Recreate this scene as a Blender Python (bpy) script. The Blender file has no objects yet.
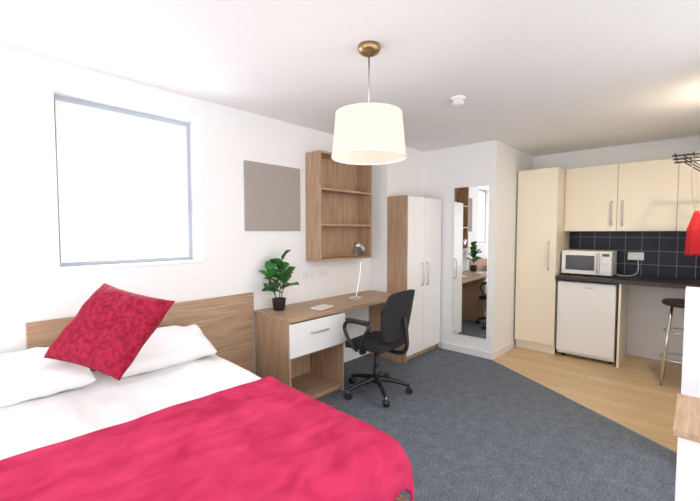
import bpy, bmesh, math, random
from mathutils import Vector, Matrix, noise
random.seed(4)
S = bpy.context.scene
COL = S.collection
XF = [Matrix.Identity(4)]

# ---------------------------------------------------------------- materials
def base_mat(name, col, rough=0.5, metal=0.0, spec=0.5, **kw):
    m = bpy.data.materials.new(name); m.use_nodes = True
    b = m.node_tree.nodes['Principled BSDF']
    b.inputs['Base Color'].default_value = (*col, 1)
    b.inputs['Roughness'].default_value = rough
    b.inputs['Metallic'].default_value = metal
    b.inputs['Specular IOR Level'].default_value = spec
    for k, v in kw.items():
        b.inputs[k.replace('_', ' ')].default_value = v
    return m

def noisy(name, c1, c2, scale=(1,1,1), nscale=5, rough=0.5, bump=0.0, detail=6, dist=0.0, bumpdist=0.01, spec=0.4, lo=0.3, hi=0.7):
    m = base_mat(name, c1, rough, spec=spec)
    nt = m.node_tree; N = nt.nodes; L = nt.links; b = N['Principled BSDF']
    tc = N.new('ShaderNodeTexCoord'); mp = N.new('ShaderNodeMapping')
    mp.inputs['Scale'].default_value = scale
    nz = N.new('ShaderNodeTexNoise'); nz.inputs['Scale'].default_value = nscale
    nz.inputs['Detail'].default_value = detail; nz.inputs['Distortion'].default_value = dist
    cr = N.new('ShaderNodeValToRGB')
    cr.color_ramp.elements[0].position = lo; cr.color_ramp.elements[1].position = hi
    cr.color_ramp.elements[0].color = (*c1, 1); cr.color_ramp.elements[1].color = (*c2, 1)
    L.new(tc.outputs['Object'], mp.inputs[0]); L.new(mp.outputs[0], nz.inputs['Vector'])
    L.new(nz.outputs['Fac'], cr.inputs[0]); L.new(cr.outputs[0], b.inputs['Base Color'])
    if bump:
        bp = N.new('ShaderNodeBump'); bp.inputs['Strength'].default_value = bump
        bp.inputs['Distance'].default_value = bumpdist
        L.new(nz.outputs['Fac'], bp.inputs['Height']); L.new(bp.outputs[0], b.inputs['Normal'])
    return m

W1 = (0.35, 0.215, 0.13); W2 = (0.53, 0.365, 0.24)
M_wall = noisy('wall_paint', (0.87,0.87,0.87), (0.89,0.89,0.89), nscale=40, rough=0.8, bump=0.05, bumpdist=0.002)
M_ceil = noisy('ceiling_paint', (0.88,0.88,0.88), (0.90,0.90,0.90), nscale=30, rough=0.9, bump=0.05, bumpdist=0.002)
M_trim = base_mat('trim_white', (0.85,0.85,0.85), 0.4)
M_woodx = noisy('oak_grain_x', W1, W2, (1.2,22,22), 3, 0.45, dist=0.6)
M_woodz = noisy('oak_grain_z', W1, W2, (22,22,1.2), 3, 0.45, dist=0.6)
M_white = base_mat('gloss_white', (0.86,0.86,0.86), 0.25)
M_cream = base_mat('gloss_cream', (0.88,0.80,0.66), 0.25)
M_chrome = base_mat('chrome', (0.75,0.75,0.75), 0.15, 1.0)
M_brass = base_mat('aged_brass', (0.36,0.25,0.12), 0.3, 1.0)
M_steel = base_mat('brushed_steel', (0.55,0.55,0.55), 0.35, 1.0)
M_black = noisy('black_fabric', (0.012,0.012,0.015), (0.03,0.03,0.035), nscale=200, rough=0.85, bump=0.2, bumpdist=0.001)
M_blackp = base_mat('black_plastic', (0.015,0.015,0.017), 0.4)
M_dark = base_mat('dark_glass', (0.03,0.03,0.035), 0.12)
M_worktop = noisy('dark_worktop', (0.02,0.018,0.018), (0.06,0.052,0.05), nscale=120, rough=0.35)
M_mirror = base_mat('mirror_silver', (0.92,0.94,0.94), 0.01, 1.0)
M_board = noisy('noticeboard_felt', (0.35,0.315,0.285), (0.41,0.37,0.335), nscale=250, rough=0.95, bump=0.2, bumpdist=0.001)
M_frame = base_mat('window_upvc', (0.50,0.56,0.64), 0.4)
M_linen = noisy('white_linen', (0.81,0.81,0.82), (0.86,0.86,0.86), nscale=6, rough=0.9, bump=0.25, bumpdist=0.02)
M_throw = noisy('raspberry_fleece', (0.43,0.016,0.065), (0.63,0.045,0.13), nscale=6, rough=0.95, bump=0.35, bumpdist=0.012, detail=10, spec=0.15, dist=.5, scale=(1,1.6,1))
M_cush = noisy('crimson_velvet', (0.22,0.005,0.022), (0.38,0.014,0.05), nscale=45, rough=0.75, bump=0.6, bumpdist=0.008, detail=8, spec=0.2, lo=.38, hi=.62)
M_red = base_mat('red_cloth', (0.5,0.01,0.02), 0.8)
M_leaf = noisy('leaf_green', (0.015,0.09,0.02), (0.05,0.22,0.04), nscale=8, rough=0.4)
M_stem = base_mat('stem_brown', (0.10,0.07,0.03), 0.8)
M_soil = base_mat('soil', (0.03,0.02,0.015), 1.0)
M_paper = base_mat('paper', (0.8,0.78,0.74), 0.8)

M_carpet = noisy('blue_grey_carpet', (0.088,0.104,0.128), (0.20,0.226,0.262), nscale=110, rough=1.0, bump=0.7, bumpdist=0.008, spec=0.1, detail=3, lo=.35, hi=.65)
nt = M_carpet.node_tree; N = nt.nodes; L = nt.links
nz2 = N.new('ShaderNodeTexNoise'); nz2.inputs['Scale'].default_value = 12; nz2.inputs['Detail'].default_value = 10; nz2.inputs['Roughness'].default_value=0.8
tc = N.new('ShaderNodeTexCoord'); L.new(tc.outputs['Object'], nz2.inputs['Vector'])
mr = N.new('ShaderNodeMapRange'); mr.inputs['From Min'].default_value=0.3; mr.inputs['From Max'].default_value=0.7
mr.inputs['To Min'].default_value=0.70; mr.inputs['To Max'].default_value=1.40
L.new(nz2.outputs['Fac'], mr.inputs['Value'])
mx = N.new('ShaderNodeVectorMath'); mx.operation='SCALE'
cr = [n for n in N if n.bl_idname=='ShaderNodeValToRGB'][0]
L.new(cr.outputs[0], mx.inputs[0]); L.new(mr.outputs[0], mx.inputs['Scale'])
L.new(mx.outputs[0], N['Principled BSDF'].inputs['Base Color'])

def brick_mat(name, c1, c2, mortar, bw, bh, msize, rough, axes, offset=0.5, grain=False, spec=.5):
    m = base_mat(name, c1, rough, spec=spec)
    nt = m.node_tree; N = nt.nodes; L = nt.links; b = N['Principled BSDF']
    tc = N.new('ShaderNodeTexCoord'); sx = N.new('ShaderNodeSeparateXYZ'); cx = N.new('ShaderNodeCombineXYZ')
    L.new(tc.outputs['Object'], sx.inputs[0])
    L.new(sx.outputs[axes[0]], cx.inputs[0]); L.new(sx.outputs[axes[1]], cx.inputs[1])
    br = N.new('ShaderNodeTexBrick')
    br.offset = offset
    br.inputs['Scale'].default_value = 1
    br.inputs['Color1'].default_value = (*c1,1); br.inputs['Color2'].default_value = (*c2,1)
    br.inputs['Mortar'].default_value = (*mortar,1)
    br.inputs['Mortar Size'].default_value = msize
    br.inputs['Brick Width'].default_value = bw; br.inputs['Row Height'].default_value = bh
    L.new(cx.outputs[0], br.inputs['Vector'])
    out = br.outputs['Color']
    if grain:
        mp = N.new('ShaderNodeMapping'); mp.inputs['Scale'].default_value = (2,30,1)
        nz = N.new('ShaderNodeTexNoise'); nz.inputs['Scale'].default_value = 3; nz.inputs['Detail'].default_value = 6
        L.new(cx.outputs[0], mp.inputs[0]); L.new(mp.outputs[0], nz.inputs['Vector'])
        mr = N.new('ShaderNodeMapRange'); mr.inputs['To Min'].default_value = 0.70; mr.inputs['To Max'].default_value = 1.30
        L.new(nz.outputs['Fac'], mr.inputs['Value'])
        mx = N.new('ShaderNodeVectorMath'); mx.operation='SCALE'
        L.new(out, mx.inputs[0]); L.new(mr.outputs[0], mx.inputs['Scale']); out = mx.outputs[0]
    L.new(out, b.inputs['Base Color'])
    return m
M_lam = brick_mat('oak_laminate', (0.64,0.465,0.275), (0.54,0.38,0.21), (0.36,0.25,0.14), 1.2, 0.13, 0.002, 0.4, (1,0), 0.37, True)
M_tile = brick_mat('navy_tile', (0.010,0.013,0.026), (0.016,0.02,0.036), (0.25,0.26,0.28), 0.15, 0.15, 0.0025, 0.3, (1,2), 0.0, spec=.2)

M_shade = bpy.data.materials.new('shade_fabric'); M_shade.use_nodes = True
nt = M_shade.node_tree; N = nt.nodes; L = nt.links; N.clear()
o = N.new('ShaderNodeOutputMaterial'); d = N.new('ShaderNodeBsdfDiffuse'); t = N.new('ShaderNodeBsdfTranslucent'); mxs = N.new('ShaderNodeMixShader')
d.inputs[0].default_value = (0.80,0.74,0.67,1); t.inputs[0].default_value = (0.85,0.78,0.68,1)
L.new(d.outputs[0], mxs.inputs[1]); L.new(t.outputs[0], mxs.inputs[2]); mxs.inputs[0].default_value = 0.4; L.new(mxs.outputs[0], o.inputs[0])
def emis(name, col, s):
    m = bpy.data.materials.new(name); m.use_nodes = True
    b = m.node_tree.nodes['Principled BSDF']
    b.inputs['Emission Color'].default_value = (*col,1); b.inputs['Emission Strength'].default_value = s
    b.inputs['Base Color'].default_value = (*col,1)
    return m
M_bulb = emis('bulb_glow', (1.0,0.86,0.7), 18)
M_glass = bpy.data.materials.new('window_glass'); M_glass.use_nodes = True
nt = M_glass.node_tree; N = nt.nodes; L = nt.links; N.clear()
o = N.new('ShaderNodeOutputMaterial'); d = N.new('ShaderNodeBsdfTransparent'); t = N.new('ShaderNodeBsdfGlossy'); mxs = N.new('ShaderNodeMixShader')
t.inputs['Roughness'].default_value = 0.02
L.new(d.outputs[0], mxs.inputs[1]); L.new(t.outputs[0], mxs.inputs[2]); mxs.inputs[0].default_value = 0.05; L.new(mxs.outputs[0], o.inputs[0])

# ---------------------------------------------------------------- geometry helpers
def empty(name, loc=(0,0,0)):
    e = bpy.data.objects.new(name, None); e.location = loc; e.empty_display_size = 0.1
    COL.objects.link(e); return e

def finish(name, bm, mat, parent=None, smooth=False, mats=None):
    bmesh.ops.transform(bm, matrix=XF[0], verts=bm.verts)
    bmesh.ops.recalc_face_normals(bm, faces=bm.faces)
    me = bpy.data.meshes.new(name); bm.to_mesh(me); bm.free()
    for mm in (mats or [mat]): me.materials.append(mm)
    if smooth:
        for p in me.polygons: p.use_smooth = True
    ob = bpy.data.objects.new(name, me); COL.objects.link(ob)
    if parent is not None:
        ob.parent = parent
        ob.matrix_parent_inverse = Matrix.Translation(parent.location).inverted()
    return ob

def add_box(bm, x0,x1,y0,y1,z0,z1):
    r = bmesh.ops.create_cube(bm, size=1.0)
    bmesh.ops.transform(bm, matrix=Matrix.Translation(((x0+x1)/2,(y0+y1)/2,(z0+z1)/2)) @ Matrix.Diagonal((abs(x1-x0),abs(y1-y0),abs(z1-z0),1)), verts=r['verts'])
    return r['verts']

def box(name, b, mat, parent=None, bevel=0.0, seg=2, smooth=False):
    bm = bmesh.new(); add_box(bm, *b)
    if bevel: bmesh.ops.bevel(bm, geom=bm.edges[:], offset=bevel, segments=seg, affect='EDGES', profile=0.5)
    return finish(name, bm, mat, parent, smooth)

def boxes(name, bl, mat, parent=None, bevel=0.0):
    bm = bmesh.new()
    for b in bl: 
        b2 = bmesh.new(); add_box(b2, *b)
        if bevel: bmesh.ops.bevel(b2, geom=b2.edges[:], offset=bevel, segments=2, affect='EDGES', profile=0.5)
        me = bpy.data.meshes.new('t'); b2.to_mesh(me); b2.free(); bm.from_mesh(me); bpy.data.meshes.remove(me)
    return finish(name, bm, mat, parent)

def cyl(name, p0, p1, r, mat, parent=None, r2=None, seg=24, caps=True, smooth=True):
    p0=Vector(p0); p1=Vector(p1); d=p1-p0
    bm = bmesh.new()
    bmesh.ops.create_cone(bm, cap_ends=caps, segments=seg, radius1=r, radius2=r if r2 is None else r2, depth=d.length)
    q = Vector((0,0,1)).rotation_difference(d.normalized()).to_matrix().to_4x4()
    bmesh.ops.transform(bm, matrix=Matrix.Translation((p0+p1)/2) @ q, verts=bm.verts)
    ob = finish(name, bm, mat, parent)
    if smooth:
        for p in ob.data.polygons: p.use_smooth = len(p.vertices)==4
    return ob

def lathe(name, prof, c, mat, parent=None, seg=40, smooth=True, M=None):
    bm = bmesh.new(); rings=[]
    for r,z in prof:
        rings.append([bm.verts.new((max(r,1e-4)*math.cos(a), max(r,1e-4)*math.sin(a), z)) for a in [2*math.pi*i/seg for i in range(seg)]])
    for k in range(len(rings)-1):
        for i in range(seg):
            bm.faces.new((rings[k][i], rings[k][(i+1)%seg], rings[k+1][(i+1)%seg], rings[k+1][i]))
    mm = Matrix.Translation(c) @ (M if M is not None else Matrix.Identity(4))
    bmesh.ops.transform(bm, matrix=mm, verts=bm.verts)
    return finish(name, bm, mat, parent, smooth)

def tube(name, pts, r, mat, parent=None, seg=10, sub=6):
    P=[Vector(p) for p in pts]; path=[]
    if sub>1 and len(P)>2:
        for i in range(len(P)-1):
            a=P[max(i-1,0)];b=P[i];c=P[i+1];d=P[min(i+2,len(P)-1)]
            for k in range(sub):
                t=k/sub
                path.append(0.5*((2*b)+(c-a)*t+(2*a-5*b+4*c-d)*t*t+(3*b-a-3*c+d)*t**3))
        path.append(P[-1])
    else: path=P
    bm=bmesh.new(); rings=[]; up=None
    for i,p in enumerate(path):
        d=(path[min(i+1,len(path)-1)]-path[max(i-1,0)]).normalized()
        if up is None:
            up = d.orthogonal().normalized()
        else:
            up = (up - d*up.dot(d)).normalized()
        s=d.cross(up)
        rr = r(i/(len(path)-1)) if callable(r) else r
        rings.append([bm.verts.new(p+rr*(math.cos(a)*up+math.sin(a)*s)) for a in [2*math.pi*k/seg for k in range(seg)]])
    for k in range(len(rings)-1):
        for i in range(seg):
            bm.faces.new((rings[k][i], rings[k][(i+1)%seg], rings[k+1][(i+1)%seg], rings[k+1][i]))
    bm.faces.new(rings[0]); bm.faces.new(rings[-1])
    return finish(name,bm,mat,parent,True)

def soft(name, w,d,t, M, mat, parent=None, n=26, wr=0.01, pinch=0.06, seed=0, pw=0.45):
    bm=bmesh.new(); vt={}
    for side in (1,-1):
        for i in range(n+1):
            for j in range(n+1):
                u=2*i/n-1; v=2*j/n-1
                edge = i in(0,n) or j in (0,n)
                if side==-1 and edge: vt[(side,i,j)]=vt[(1,i,j)]; continue
                x=u*w/2*(1-pinch*(1-v*v)**1.0*abs(u)**3); y=v*d/2*(1-pinch*(1-u*u)*abs(v)**3)
                h=((1-u**4)*(1-v**4)); h=max(h,0)**pw*t/2
                nz=noise.noise(Vector((x*7+seed,y*7,side*3)))*wr*2 + noise.noise(Vector((x*18+seed,y*18,side*5)))*wr*0.8
                z=side*(h+(0 if edge else nz*min(1,h/(t*0.2))))
                vt[(side,i,j)]=bm.verts.new((x,y,z))
    for side in (1,-1):
        for i in range(n):
            for j in range(n):
                f=[vt[(side,i,j)],vt[(side,i+1,j)],vt[(side,i+1,j+1)],vt[(side,i,j+1)]]
                bm.faces.new(f if side==1 else f[::-1])
    bmesh.ops.transform(bm, matrix=M, verts=bm.verts)
    ob=finish(name,bm,mat,parent,True)
    md=ob.modifiers.new('s','SUBSURF'); md.levels=1; md.render_levels=1
    return ob

def handle(name, x, y, z0, z1, axis, parent):
    a=Vector(axis); p=Vector((x,y,0))
    pts=[p+Vector((0,0,z0)), p+a*0.028+Vector((0,0,z0+0.008)), p+a*0.032+Vector((0,0,(z0+z1)/2)), p+a*0.028+Vector((0,0,z1-0.008)), p+Vector((0,0,z1))]
    return tube(name, pts, 0.007, M_steel, parent, sub=4)

H=2.4; YL=2.76; XM=4.08; YC=1.62; XK=5.3; YR=-0.16
# ---------------------------------------------------------------- room shell
wx0,wx1,wz0,wz1 = 0.465,1.345,1.18,2.26
boxes('wall_left', [(-1.4,wx0,YL,YL+.3,0,H),(wx1,XM+.1,YL,YL+.3,0,H),(wx0,wx1,YL,YL+.3,0,wz0),(wx0,wx1,YL,YL+.3,wz1,H)], M_wall)
box('wall_boxing', (3.335,XM,2.52,YL,0,H), M_wall)
box('wall_end', (XM,XK+.1,YC,YL,0,H), M_wall)
box('wall_kitchen', (XK,XK+.15,YR-.1,YC,0,H), M_wall)
box('wall_right', (2.95,XK,YR-.1,YR,0,H), M_wall)
box('wall_partition', (2.95,3.15,YR,0.04,0,1.07), M_wall)
box('ceiling', (-1.4,XK+.15,-1.6,YL+.3,H,H+.1), M_ceil)
bm=bmesh.new()
def slab(bm, pts, z0, z1):
    lo=[bm.verts.new((x,y,z0)) for x,y in pts]; hi=[bm.verts.new((x,y,z1)) for x,y in pts]
    bm.faces.new(hi); bm.faces.new(lo[::-1]); n=len(pts)
    for i in range(n): bm.faces.new((lo[i],lo[(i+1)%n],hi[(i+1)%n],hi[i]))
A=(XM,YC); B=(3.02,YR)
slab(bm,[(-1.4,YL+.3),(-1.4,-1.6),(3.02,-1.6),B,A,(XM,YL+.3)],-0.1,0.0)
finish('floor',bm,M_carpet)
bm=bmesh.new(); slab(bm,[A,B,(3.02,-1.6),(XK+.15,-1.6),(XK+.15,YC)],-0.1,0.0)
finish('floor_kitchen',bm,M_lam)
d=(Vector(A)-Vector(B)).normalized(); nrm=Vector((-d.y,d.x))*0.014
bm=bmesh.new(); slab(bm,[tuple(Vector(A)+nrm),tuple(Vector(A)-nrm),tuple(Vector(B)-nrm),tuple(Vector(B)+nrm)],0.0,0.006)
finish('trim_1',bm,base_mat('threshold_strip',(0.55,0.43,0.28),0.3))
box('baseboard_end',(XM-.015,XM,YC-.015,2.24,0,0.08),M_trim,bevel=0.003)
box('baseboard_return',(XM,4.70,YC-.015,YC,0,0.08),M_trim,bevel=0.003)
box('baseboard_kitchen',(XK-.015,XK,YR,0.55,0,0.08),M_trim,bevel=0.003)

# ---------------------------------------------------------------- window
w=empty('window_1',((wx0+wx1)/2,YL+.2,wz0))
yf=YL+.19
def pframe(name,x0,x1,z0,z1,t,ya,yb,mat,parent):
    boxes(name,[(x0,x0+t,ya,yb,z0,z1),(x1-t,x1,ya,yb,z0,z1),(x0+t,x1-t,ya,yb,z0,z0+t),(x0+t,x1-t,ya,yb,z1-t,z1)],mat,parent)
pframe('outer_frame',wx0,wx1,wz0,wz1,.034,yf,yf+.07,M_frame,w)
pframe('sash',wx0+.036,wx1-.036,wz0+.036,wz1-.036,.04,yf-.018,yf+.05,M_trim,w)
box('pane',(wx0+.075,wx1-.075,yf+.015,yf+.02,wz0+.075,wz1-.075),M_glass,w)
box('sill_board',(wx0+.001,wx1-.001,YL-.012,yf,wz0,wz0+.012),M_trim,w,0.003)
boxes('latch',[(wx1-.068,wx1-.048,yf-.03,yf-.018,1.6,1.68),(wx1-.065,wx1-.051,yf-.045,yf-.03,1.56,1.66)],M_trim,w)

box('headboard_panel',(0.30,1.765,YL-.025,YL-.001,0.0,0.90),M_woodx,bevel=0.002)

# ---------------------------------------------------------------- bed (stands very slightly askew to the wall)
bx0,bx1,by0,by1=-0.10,1.205,0.86,2.66
XF[0]=Matrix.Translation((bx1,by0,0))@Matrix.Rotation(math.radians(-2.9),4,'Z')@Matrix.Translation((-bx1,-by0,0))
bed=empty('bed',((bx0+bx1)/2,(by0+by1)/2,0))
boxes('frame',[(bx0-.03,bx0,by0-.06,by1,0.06,0.34),(bx1,bx1+.03,by0-.06,by1,0.06,0.34),(bx0,bx1,by0-.06,by0-.03,0.06,0.34),(bx0,bx1,by1-.02,by1,.06,.34)],M_woodx,bed,0.004)
boxes('legs',[(x,x+.06,y,y+.06,0,0.2) for x in (bx0,bx1-.06) for y in (by0,by1-.08)],M_woodz,bed)
boxes('slats',[(bx0,bx1,by0+.1+i*.145,by0+.17+i*.145,0.27,0.29) for i in range(12)],M_woodx,bed)
box('mattress',(bx0+.01,bx1-.01,by0+.01,by1-.03,0.29,0.52),M_linen,bed,0.05,4,True)

def drape(name, x0,x1,y0,y1, hx0,hx1,hy0,hy1, ztop, mat, parent, R=0.05, step=0.025, amp=0.006, seed=0, thick=0.012, hemwave=0.01, wave=None):
    nx=int((x1-x0)/step); ny=int((y1-y0)/step)
    bm=bmesh.new(); g=[]
    def fold(v,a,b):
        if v<a:  e=a-v; s=-1; base=a
        elif v>b: e=v-b; s=1; base=b
        else: return v,0,0
        if e<R*math.pi/2: return base+s*R*math.sin(e/R), R*(1-math.cos(e/R)), e
        return base+s*(R+0.06*(e-R*math.pi/2)), R+(e-R*math.pi/2), e
    for i in range(nx+1):
        row=[]
        for j in range(ny+1):
            u=x0+(x1-x0)*i/nx; v=y0+(y1-y0)*j/ny
            X,dx,ex=fold(u,hx0+R,hx1-R); Y,dy,ey=fold(v,hy0+R,hy1-R)
            drop=max(dx,dy)+0.35*min(dx,dy)
            wv=noise.noise(Vector((u*3.5+seed,v*3.5,seed)))*amp*2+noise.noise(Vector((u*11+seed,v*6,seed+4)))*amp
            if wave: wv+=wave(u,v)
            if dx>R: X+= (1 if u>hx1-R else -1)*(0.012+hemwave*math.sin(v*26+seed)*min(1,(dx-R)/.12))
            if dy>R: Y+= (1 if v>hy1-R else -1)*(0.012+hemwave*math.sin(u*24+seed)*min(1,(dy-R)/.12))
            row.append(bm.verts.new((X,Y,ztop-drop+wv*(1 if drop<R else .3))))
        g.append(row)
    for i in range(nx):
        for j in range(ny): bm.faces.new((g[i][j],g[i+1][j],g[i+1][j+1],g[i][j+1]))
    ob=finish(name,bm,mat,parent,True)
    md=ob.modifiers.new('t','SOLIDIFY'); md.thickness=thick; md.offset=0
    md=ob.modifiers.new('s','SUBSURF'); md.levels=1; md.render_levels=1
    return ob
drape('duvet', bx0-.26,bx1+.26,1.50,by1-.03, bx0,bx1,by0-.3,by1+.2, 0.56, M_linen, bed, amp=0.009, seed=2, thick=0.02)
drape('throw_blanket', bx0-.22,bx1+.22,by0-.20,1.755, bx0-.020,bx1+.020,by0-.03,by1+.5, 0.592, M_throw, bed, R=0.06, amp=0.006, seed=7)
for k,(cx,sd) in enumerate([(0.15,1),(0.83,5)]):
    soft('pillow_%d'%(k+1),0.64,0.36,0.14,Matrix.Translation((cx,2.48,0.675))@Matrix.Rotation(math.radians(20),4,'X'),M_linen,bed,seed=sd,wr=0.014)
XF[0]=Matrix.Identity(4)

yaw=math.radians(42.7); F=Vector((math.cos(yaw),math.sin(yaw),0)); Rr=Vector((math.sin(yaw),-math.cos(yaw),0)); U=Vector((0,0,1))
e1=(0.98*Rr-0.20*U-0.18*F).normalized(); e2=(0.40*Rr+0.76*U+0.44*F).normalized(); e3=e1.cross(e2).normalized()
MC=Matrix((( e1.x,e2.x,e3.x,0.595),(e1.y,e2.y,e3.y,2.285),(e1.z,e2.z,e3.z,0.895),(0,0,0,1)))
soft('throw_cushion',0.475,0.475,0.16,MC,M_cush,None,seed=9,wr=0.010,pinch=0.08,pw=0.6)

# ---------------------------------------------------------------- desk
dx0,dx1,dy0=1.775,3.325,2.26
dk=empty('desk',((dx0+dx1)/2,2.5,0))
box('desktop',(dx0,dx1,dy0,YL-.001,0.712,0.742),M_woodx,dk,0.002)
boxes('side_panels',[(dx0+.005,dx0+.023,dy0+.02,YL-.03,0,0.712),(2.37,2.388,dy0+.02,YL-.03,0,0.712),(dx1-.02,dx1-.002,dy0+.05,YL-.03,0,.712)],M_woodz,dk)
boxes('back_panel',[(dx0+.02,2.38,YL-.045,YL-.03,0.05,0.71)],M_woodz,dk)
boxes('pedestal_shelves',[(dx0+.023,2.37,dy0+.03,YL-.03,0.04,0.058),(dx0+.023,2.37,dy0+.03,YL-.03,0.415,0.433)],M_woodx,dk)
box('plinth',(dx0+.023,2.37,dy0+.06,dy0+.075,0,0.04),M_woodx,dk)
box('drawer_front',(dx0+.005,2.388,dy0+.002,dy0+.02,0.435,0.70),M_white,dk,0.002)
tube('drawer_handle',[(1.99,dy0+.002,.60),(2.0,dy0-.024,.60),(2.08,dy0-.026,.60),(2.16,dy0-.024,.60),(2.17,dy0+.002,.60)],0.006,M_steel,dk,sub=4)

nb=empty('wall_noticeboard',(2.0,YL,1.42))
box('felt',(1.70,2.29,YL-.014,YL-.001,1.42,2.0),M_board,nb,0.003)
def socket(name, c, axis, w=0.146):
    e=empty(name,c); x,y,z=c
    if axis=='y':
        box('plate',(x-w/2,x+w/2,y-.011,y-.001,z-.043,z+.043),M_trim,e,0.003)
        for s in (-1,1):
            box('switch_%d'%(s+2),(x+s*w*.2-.006,x+s*w*.2+.006,y-.016,y-.01,z+.012,z+.028),M_white,e)
            boxes('pins_%d'%(s+2),[(x+s*w*.25-.012,x+s*w*.25-.007,y-.0125,y-.01,z-.02,z-.008),(x+s*w*.25+.007,x+s*w*.25+.012,y-.0125,y-.01,z-.02,z-.008),(x+s*w*.25-.002,x+s*w*.25+.002,y-.0125,y-.01,z-.005,z+.006)],M_steel,e)
    else:
        box('plate',(x-.011,x-.001,y-w/2,y+w/2,z-.043,z+.043),M_trim,e,0.003)
        for s in (-1,1):
            box('switch_%d'%(s+2),(x-.016,x-.01,y+s*w*.2-.006,y+s*w*.2+.006,z+.012,z+.028),M_white,e)
            boxes('pins_%d'%(s+2),[(x-.0125,x-.01,y+s*w*.25-.012,y+s*w*.25-.007,z-.02,z-.008),(x-.0125,x-.01,y+s*w*.25+.007,y+s*w*.25+.012,z-.02,z-.008)],M_steel,e)
socket('wall_socket',(2.40,YL,1.0),'y'); socket('wall_socket',(2.60,YL,1.0),'y')

# ---------------------------------------------------------------- wall shelf
sx0,sx1,sy,sz0,sz1=2.365,3.12,2.56,1.135,2.16
sh=empty('wall_shelf_unit',((sx0+sx1)/2,2.66,sz0))
boxes('sides',[(sx0,sx0+.02,sy,YL-.001,sz0,sz1),(sx1-.02,sx1,sy,YL-.001,sz0,sz1)],M_woodz,sh)
boxes('shelves',[(sx0+.02,sx1-.02,sy,YL-.001,z,z+.02) for z in (sz0,sz0+.335,sz0+.67,sz1-.02)],M_woodx,sh)
box('back',(sx0+.02,sx1-.02,YL-.012,YL-.002,sz0+.02,sz1-.02),M_woodz,sh)

# desk lamp standing on the desk
lx,ly=2.80,2.50
dl=empty('desk_lamp',(lx,ly,.742))
lathe('base',[(0,0),(.07,0),(.072,.006),(.06,.014),(.012,.02),(0,.02)],(lx,ly,.742),M_chrome,dl)
tube('arm',[(lx,ly,.755),(lx+.03,ly+.0,.87),(lx+.06,ly+.0,1.0),(lx+.07,ly-.0,1.12),(lx+.05,ly-.01,1.21),(lx+.02,ly-.02,1.255)],.006,M_chrome,dl)
Mh=Matrix.Rotation(math.radians(55),4,Vector((.5,-.8,0)))
lathe('lamp_head',[(0,.08),(.022,.08),(.032,.055),(.06,.0),(.068,-.035),(.064,-.035),(.055,0),(.026,.05),(0,.055)],(lx+.01,ly-.02,1.25),M_steel,dl,M=Mh)

# ---------------------------------------------------------------- wardrobe
X0,X1,Y0,Y1,Z1=3.335,XM-.018,2.262,2.518,1.80
wd=empty('wardrobe',((X0+X1)/2,2.4,0))
boxes('carcass',[(X0,X0+.02,Y0,Y1,0,Z1),(X1-.02,X1,Y0+.02,Y1,0,Z1),(X0+.02,X1-.02,Y0+.02,Y1,Z1-.02,Z1),(X0+.02,X1-.02,Y0+.02,Y1,0.06,0.08),(X0+.02,X1-.02,Y1-.01,Y1,0.08,Z1-.02)],M_woodz,wd)
box('plinth',(X0+.02,X1,Y0+.04,Y0+.055,0,.06),M_woodx,wd)
xm=(X0+X1)/2-.02
box('door_a',(X0+.022,xm-.002,Y0-.004,Y0+.015,0.065,Z1-.004),M_white,wd,.002)
box('door_b',(xm+.002,X1,Y0-.004,Y0+.015,0.065,Z1-.004),M_white,wd,.002)
handle('handle_a',xm-.05,Y0-.004,.82,1.06,(0,-1,0),wd); handle('handle_b',xm+.05,Y0-.004,.82,1.06,(0,-1,0),wd)

# wall mirror, hung on fixings that hold it a couple of degrees off the wall
mi=empty('wall_mirror',(XM,1.89,.22))
XF[0]=Matrix.Translation((XM-.003,1.69,0))@Matrix.Rotation(math.radians(2.2),4,'Z')@Matrix.Translation((-(XM-.003),-1.69,0))
box('glass',(XM-.013,XM-.003,1.69,2.09,.22,1.92),M_mirror,mi,.002)
for k,(y,z) in enumerate([(1.72,.25),(2.06,.25),(1.72,1.89),(2.06,1.89)]):
    cyl('fixing_%d'%k,(XM-.018,y,z),(XM-.003,y,z),.012,M_chrome,mi)
XF[0]=Matrix.Identity(4)
# ---------------------------------------------------------------- kitchen
KX=4.70; YT=1.165
tc_=empty('tall_kitchen_cabinet',(5.0,1.38,0))
box('carcass',(KX+.02,XK-.001,YT+.002,1.60,.1,2.14),M_cream,tc_)
box('door',(KX,KX+.019,YT+.003,1.60,.11,2.137),M_cream,tc_,.002)
box('plinth',(KX+.05,KX+.065,YT+.002,1.60,0,.1),M_cream,tc_)
handle('handle',KX,1.24,.98,1.30,(-1,0,0),tc_)

wc=empty('kitchen_wall_cupboard',(5.1,.5,1.42))
box('carcass',(5.02,XK-.001,YR+.002,YT,1.42,2.15),M_cream,wc)
ys=[YT-.001,.652,.155,YR+.004]
for k in range(3):
    box('door_%d'%k,(5.0,5.019,ys[k+1]+.002,ys[k]-.002,1.422,2.148),M_cream,wc,.002)
handle('handle_1',5.0,.70,1.49,1.74,(-1,0,0),wc); handle('handle_2',5.0,.60,1.49,1.74,(-1,0,0),wc)

kc=empty('kitchen_counter',(5.0,.5,.88))
box('worktop',(4.68,XK-.001,YR+.002,YT,.88,.92),M_worktop,kc,.003)
box('support_panel',(KX+.01,XK-.001,.555,.575,0,.88),M_cream,kc)
box('backsplash_tiles',(XK-.010,XK-.001,YR+.002,YT,.921,1.419),M_tile)

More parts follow.
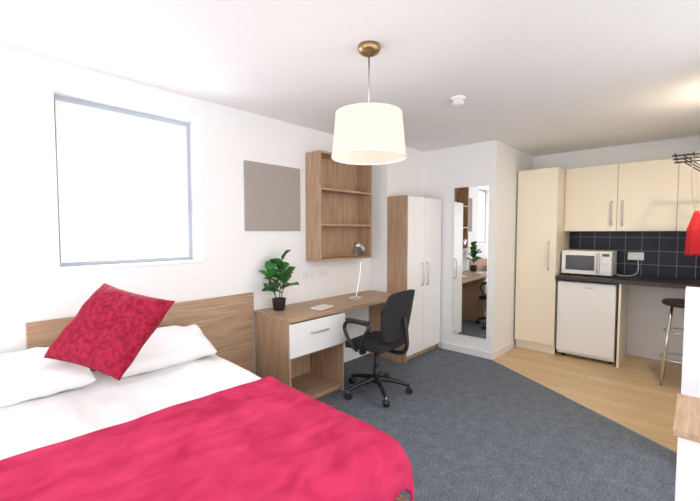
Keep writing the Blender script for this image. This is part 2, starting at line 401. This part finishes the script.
fr=empty('undercounter_fridge',(5.0,.86,0))
box('body',(KX+.07,XK-.03,.60,1.145,.03,.86),M_white,fr,.004)
box('door',(KX+.015,KX+.065,.60,1.145,.07,.86),M_white,fr,.008,3)
box('door_grip',(KX+.010,KX+.02,.62,1.125,.825,.84),M_trim,fr)
box('kick_vent',(KX+.08,KX+.085,.62,1.12,.03,.065),M_steel,fr)
box('badge',(KX+.0125,KX+.016,.80,.88,.80,.812),M_steel,fr)
for k,(x,y) in enumerate([(KX+.12,.64),(KX+.12,1.09),(5.2,.64),(5.2,1.09)]): cyl('foot_%d'%k,(x,y,0),(x,y,.03),.018,M_blackp,fr)

mw=empty('microwave',(4.98,.9,.92))
box('body',(4.86,5.18,.66,1.145,.935,1.20),M_white,mw,.006)
box('door',(4.842,4.86,.775,1.142,.94,1.195),M_white,mw,.004)
box('door_window',(4.839,4.843,.82,1.10,.985,1.15),M_dark,mw,.001)
box('control_panel',(4.842,4.86,.662,.77,.94,1.195),M_white,mw,.004)
cyl('dial_a',(4.842,.716,1.09),(4.825,.716,1.09),.022,M_steel,mw); cyl('dial_b',(4.842,.716,1.0),(4.825,.716,1.0),.022,M_steel,mw)
box('display',(4.84,4.843,.685,.75,1.145,1.175),M_dark,mw)
tube('door_handle',[(4.842,.79,.97),(4.82,.79,.98),(4.82,.79,1.16),(4.842,.79,1.17)],.005,M_steel,mw,sub=3)
for k,(x,y) in enumerate([(4.9,.7),(4.9,1.08),(5.14,.7),(5.14,1.08)]): cyl('foot_%d'%k,(x,y,.92),(x,y,.937),.012,M_blackp,mw)
tube('power_cable',[(XK-.03,.48,1.11),(XK-.06,.47,1.0),(XK-.05,.50,.935),(5.1,.60,.926),(5.14,.68,.95)],.004,M_trim,mw)
socket('kitchen_socket',(XK-.010,.50,1.14),'x')

# bar stool
sxc,syc=4.55,.085
bs=empty('bar_stool',(sxc,syc,0))
lathe('seat',[(0,.735),(.11,.735),(.135,.745),(.14,.765),(.13,.785),(.09,.79),(0,.787)],(sxc,syc,0),M_blackp,bs)
for k in range(4):
    a=math.pi/4+k*math.pi/2
    tube('leg_%d'%k,[(sxc+.09*math.cos(a),syc+.09*math.sin(a),.735),(sxc+.165*math.cos(a),syc+.165*math.sin(a),0.0)],.011,M_chrome,bs,sub=1)
for nm,zz,rr in (('foot_ring',.25,.14),('upper_ring',.5,.115)):
    tube(nm,[(sxc+rr*math.cos(2*math.pi*i/24),syc+rr*math.sin(2*math.pi*i/24),zz) for i in range(25)],.008,M_chrome,bs,sub=1)

# wall mounted metal rack with a red scarf
rk=empty('wall_coat_rack',(4.2,YR,1.9))
box('rail',(3.95,4.45,YR+.001,YR+.015,2.0,2.04),M_blackp,rk,.002)
for k,x in enumerate((4.0,4.2,4.4)):
    tube('arm_%d'%k,[(x,YR+.012,2.02),(x,YR+.33,2.02)],.007,M_blackp,rk,sub=1)
    tube('brace_%d'%k,[(x,YR+.012,1.80),(x,YR+.26,2.015)],.005,M_blackp,rk,sub=1)
for k,yy in enumerate((.10,.20,.31)):
    tube('rod_%d'%k,[(3.96,YR+yy,2.03),(4.44,YR+yy,2.03)],.005,M_blackp,rk,sub=1)
for k,x in enumerate((4.1,4.3)):
    tube('hook_%d'%k,[(x,YR+.20,2.025),(x,YR+.21,1.90),(x,YR+.20,1.72),(x,YR+.18,1.60),(x,YR+.17,1.57),(x,YR+.15,1.59)],.003,M_steel,rk,sub=4)
def garment(name,x,y,z0,z1,wx,wy,mat,parent):
    bm=bmesh.new(); rings=[]
    nz_=16; seg=36
    for i in range(nz_+1):
        t=i/nz_; z=z1-(z1-z0)*t; s=min(1,0.25+1.8*t) if t<.42 else 1
        ring=[]
        for k in range(seg):
            a=2*math.pi*k/seg; f=1+.14*math.sin(a*7+t*2)*t
            ring.append(bm.verts.new((x+wx*s*f*math.cos(a),y+wy*s*f*math.sin(a),z)))
        rings.append(ring)
    for i in range(nz_):
        for k in range(seg): bm.faces.new((rings[i][k],rings[i][(k+1)%seg],rings[i+1][(k+1)%seg],rings[i+1][k]))
    bm.faces.new(rings[0]); bm.faces.new(rings[-1])
    return finish(name,bm,mat,parent,True)
garment('red_scarf',4.1,YR+.17,1.22,1.58,.045,.055,M_red,rk)

# side cabinet, near right
sc=empty('side_cabinet',(2.1,-.3,0))
box('top',(1.86,2.3,-.62,.045,.635,.66),M_woodx,sc,.003)
box('body',(1.88,2.28,-.60,.03,.06,.635),M_white,sc,.003)
box('plinth',(1.90,2.26,-.58,.01,0,.06),M_white,sc)
tube('rail_handle',[(1.88,-.20,.55),(1.85,-.20,.55),(1.85,-.06,.55),(1.88,-.06,.55)],.006,M_chrome,sc,sub=1)

# ---------------------------------------------------------------- pendant lamp
px,py=1.578,1.318
pl=empty('pendant_lamp',(px,py,H))
lathe('ceiling_rose',[(0,0),(.058,0),(.061,-.012),(.054,-.032),(.033,-.045),(.012,-.053),(0,-.055)],(px,py,H),M_brass,pl)
cyl('cord',(px,py,H-.05),(px,py,2.03),.004,M_steel,pl,seg=8)
lathe('bulb_holder',[(0,.0),(.02,0),(.022,-.05),(.018,-.08),(0,-.08)],(px,py,2.035),M_brass,pl)
lathe('shade',[(.178,2.04),(.200,1.81)],(px,py,0),M_shade,pl,seg=64)
lathe('shade_rim_top',[(.176,2.043),(.181,2.043),(.181,2.036),(.176,2.036),(.176,2.043)],(px,py,0),M_trim,pl,seg=64)
lathe('shade_rim_bottom',[(.198,1.815),(.203,1.815),(.203,1.807),(.198,1.807),(.198,1.815)],(px,py,0),M_trim,pl,seg=64)
for k in range(3):
    a=k*2*math.pi/3+.3
    cyl('spoke_%d'%k,(px,py,2.03),(px+.177*math.cos(a),py+.177*math.sin(a),2.035),.002,M_steel,pl,seg=6)
lathe('bulb',[(0,1.86),(.022,1.865),(.034,1.885),(.03,1.91),(.015,1.94),(.013,1.96)],(px,py,0),M_bulb,pl,seg=24)

sd=empty('smoke_detector',(2.62,1.333,H))
lathe('base',[(0,0),(.055,0),(.055,-.012),(.048,-.016),(.046,-.018)],(2.62,1.333,H),M_trim,sd)
lathe('sensor',[(.046,-.018),(.036,-.02),(.036,-.034),(.045,-.036),(.042,-.048),(.02,-.056),(0,-.056)],(2.62,1.333,H),M_paper,sd)

# ---------------------------------------------------------------- office chair
CX,CY=2.55,2.035
XF[0]=Matrix.Translation((CX,CY,0))@Matrix.Rotation(math.radians(4),4,'Z')
ch=empty('office_chair',(CX,CY,0))
def rbox(name,b,mat,parent,curve=None):
    bm=bmesh.new(); add_box(bm,*b)
    bmesh.ops.subdivide_edges(bm,edges=bm.edges[:],cuts=5,use_grid_fill=True)
    cx,cy,cz=(b[0]+b[1])/2,(b[2]+b[3])/2,(b[4]+b[5])/2
    hx,hy,hz=(b[1]-b[0])/2,(b[3]-b[2])/2,(b[5]-b[4])/2
    for v in bm.verts:
        u=[(v.co.x-cx)/hx,(v.co.y-cy)/hy,(v.co.z-cz)/hz]
        if curve: u,off=curve(u)
        else: off=(0,0,0)
        v.co=Vector((cx+u[0]*hx+off[0],cy+u[1]*hy+off[1],cz+u[2]*hz+off[2]))
    ob=finish(name,bm,mat,parent,True)
    md=ob.modifiers.new('s','SUBSURF'); md.levels=2; md.render_levels=2
    return ob
def seatc(u):
    x,y,z=u; r=1-0.10*(x*x*y*y)
    return [x*r*(1-.05*max(-y,0)),y*r,z*(1-.25*max(abs(x),abs(y))**4)],(0,0,-.012*(1-x*x)*(z>0) -(.02*max(y,0)**2))
rbox('seat',(-.235,.235,-.21,.22,.42,.50),M_black,ch,seatc)
def backc(u):
    x,y,z=u
    wd_=(1-.10*(z*z)*abs(x)**2)*(1-.10*max(-z,0)-.06*max(z,0))
    return [x*wd_,y*(1-.35*max(abs(x),abs(z))**4),z*(1-.08*x*x)],(0,.035*x*x+.02*(1-z*z)-.035*z, 0)
rbox('backrest',(-.225,.225,-.285,-.235,.50,.93),M_black,ch,backc)
box('mechanism',(-.09,.09,-.12,.10,.385,.42),M_blackp,ch,.01)
tube('back_support',[(0,-.08,.40),(0,-.24,.40),(0,-.30,.46),(0,-.295,.60),(0,-.28,.70)],.018,M_blackp,ch)
for s in (-1,1):
    tube('armrest_loop_%d'%(s+2),[(s*.20,-.02,.415),(s*.27,-.03,.43),(s*.29,-.07,.55),(s*.285,-.12,.655),(s*.28,-.02,.675),(s*.28,.10,.665),(s*.285,.13,.60),(s*.28,.06,.48),(s*.24,.03,.425)],.016,M_blackp,ch)
    box('armrest_pad_%d'%(s+2),(s*.28-.025,s*.28+.025,-.12,.11,.675,.698),M_blackp,ch,.01,3,True)
cyl('gas_column',(0,0,.10),(0,0,.39),.024,M_blackp,ch); cyl('column_cover',(0,0,.09),(0,0,.25),.034,M_blackp,ch,.028)
for k in range(5):
    a=2*math.pi*k/5+.25; dd=Vector((math.cos(a),math.sin(a),0))
    tube('base_arm_%d'%k,[dd*.02+Vector((0,0,.125)),dd*.15+Vector((0,0,.11)),dd*.29+Vector((0,0,.075))],lambda t:.026-.009*t,M_blackp,ch,sub=4)
    n_=Vector((-dd.y,dd.x,0)); cc=dd*.285+Vector((0,0,.028))
    cyl('caster_%d'%k,cc-n_*.022,cc+n_*.022,.028,M_blackp,ch,seg=20)
    cyl('caster_stem_%d'%k,dd*.285+Vector((0,0,.04)),dd*.285+Vector((0,0,.08)),.008,M_steel,ch,seg=10)
XF[0]=Matrix.Identity(4)

# ---------------------------------------------------------------- plant
ppx,ppy,ppz=1.94,2.62,.742
pt=empty('potted_fiddle_leaf_fig',(ppx,ppy,ppz))
lathe('pot',[(0,0),(.044,0),(.050,.01),(.058,.09),(.060,.10),(.054,.10),(.050,.085),(0,.085)],(ppx,ppy,ppz),M_blackp,pt)
lathe('soil',[(0,.088),(.051,.088)],(ppx,ppy,ppz),M_soil,pt)
def leaf(bm,base,dirv,L_,Wd,droop,roll):
    dirv=dirv.normalized(); side=dirv.cross(Vector((0,0,1)))
    if side.length<.1: side=Vector((1,0,0))
    side.normalize(); up=side.cross(dirv)
    side=(side*math.cos(roll)+up*math.sin(roll)); up=side.cross(dirv)
    n=9; rows=[]
    for i in range(n+1):
        t=i/n; wv=Wd*(math.sin(math.pi*min(1,t**1.25))**.75 if 0<t<1 else 0.02)*(.75+.35*t)
        c=base+dirv*L_*t-Vector((0,0,1))*droop*t*t*L_
        rows.append([bm.verts.new(c+side*wv*s+up*(abs(s)*wv*.28+ .004*math.sin(t*14+s*3))) for s in (-1,-.5,0,.5,1)])
    for i in range(n):
        for k in range(4): bm.faces.new((rows[i][k],rows[i][k+1],rows[i+1][k+1],rows[i+1][k]))
bm=bmesh.new()
for k,(ox,oy,hh) in enumerate([(.008,0,.36),(-.04,.01,.25),(.025,-.01,.25)]):
    top=Vector((ppx+ox*2.2,ppy+oy*2.2,ppz+.09+hh*.85)); b0=Vector((ppx+ox*.5,ppy+oy*.5,ppz+.08))
    tube('stem_%d'%k,[b0,(b0+top)/2+Vector((.006,0,0)),top],.004,M_stem,pt)
    m_=6
    for i in range(m_):
        t=.3+.7*i/(m_-1); a=i*2.4+k*1.3
        el=.15+.95*t
        dv=Vector((math.cos(a)*math.cos(el),math.sin(a)*math.cos(el),math.sin(el)))
        if dv.y>0: dv.y*=.4
        leaf(bm,b0.lerp(top,t),dv,.175+.03*random.random(),.052+.012*random.random(),.30,random.uniform(-.5,.5))
for v in bm.verts: v.co.y=min(v.co.y,YL-.006)
lv=finish('leaves',bm,M_leaf,pt,True)
md=lv.modifiers.new('t','SOLIDIFY'); md.thickness=.0012

# ---------------------------------------------------------------- desk items
XF[0]=Matrix.Translation((2.24,2.40,.742))@Matrix.Rotation(math.radians(12),4,'Z')
nbk=empty('notebook',(2.24,2.40,.742))
box('cover_bottom',(-.10,.10,-.06,.06,0,.003),M_cush,nbk); box('pages',(-.097,.097,-.057,.057,.003,.012),M_paper,nbk); box('cover_top',(-.10,.10,-.06,.06,.012,.015),M_paper,nbk)
XF[0]=Matrix.Identity(4)

# ---------------------------------------------------------------- lights & world
wld=bpy.data.worlds.new('sky'); S.world=wld; wld.use_nodes=True
bg=wld.node_tree.nodes['Background']; bg.inputs[0].default_value=(0.985,0.985,1.0,1); bg.inputs[1].default_value=2.65
def area(name,loc,rot,size,sy_,e,col):
    l=bpy.data.lights.new(name,'AREA'); l.shape='RECTANGLE'; l.size=size; l.size_y=sy_; l.energy=e; l.color=col
    ob=bpy.data.objects.new(name,l); ob.location=loc; ob.rotation_euler=rot; COL.objects.link(ob); return ob
area('window_daylight',((wx0+wx1)/2,YL+.6,2.0),(math.radians(-68),0,0),1.3,1.3,38,(0.97,0.985,1))
kl=empty('added_downlight',(3.7,-.05,H))  # added fitting just out of view, holds the warm fill for the kitchen
lathe('bezel',[(.05,-.001),(.06,-.001),(.06,-.008),(.045,-.01),(.045,-.001)],(3.7,-.05,H),M_chrome,kl)
sp=area('kitchen_warm_fill',(3.7,-.05,H-.012),(0,0,0),.09,.09,18,(1,.84,.62)); sp.data.shape='DISK'  # fill lamp added out of frame to give the kitchen a warmer light

# ---------------------------------------------------------------- camera
cam=bpy.data.cameras.new('camera'); co=bpy.data.objects.new('camera',cam); COL.objects.link(co)
co.location=(0,0,1.41); cam.sensor_width=36; cam.lens=376/700*36; cam.clip_start=.02
co.rotation_euler=(math.radians(90-2.8),0,math.radians(42.7-90))
S.camera=co
S.view_settings.view_transform='Standard'
S.view_settings.exposure=0.0
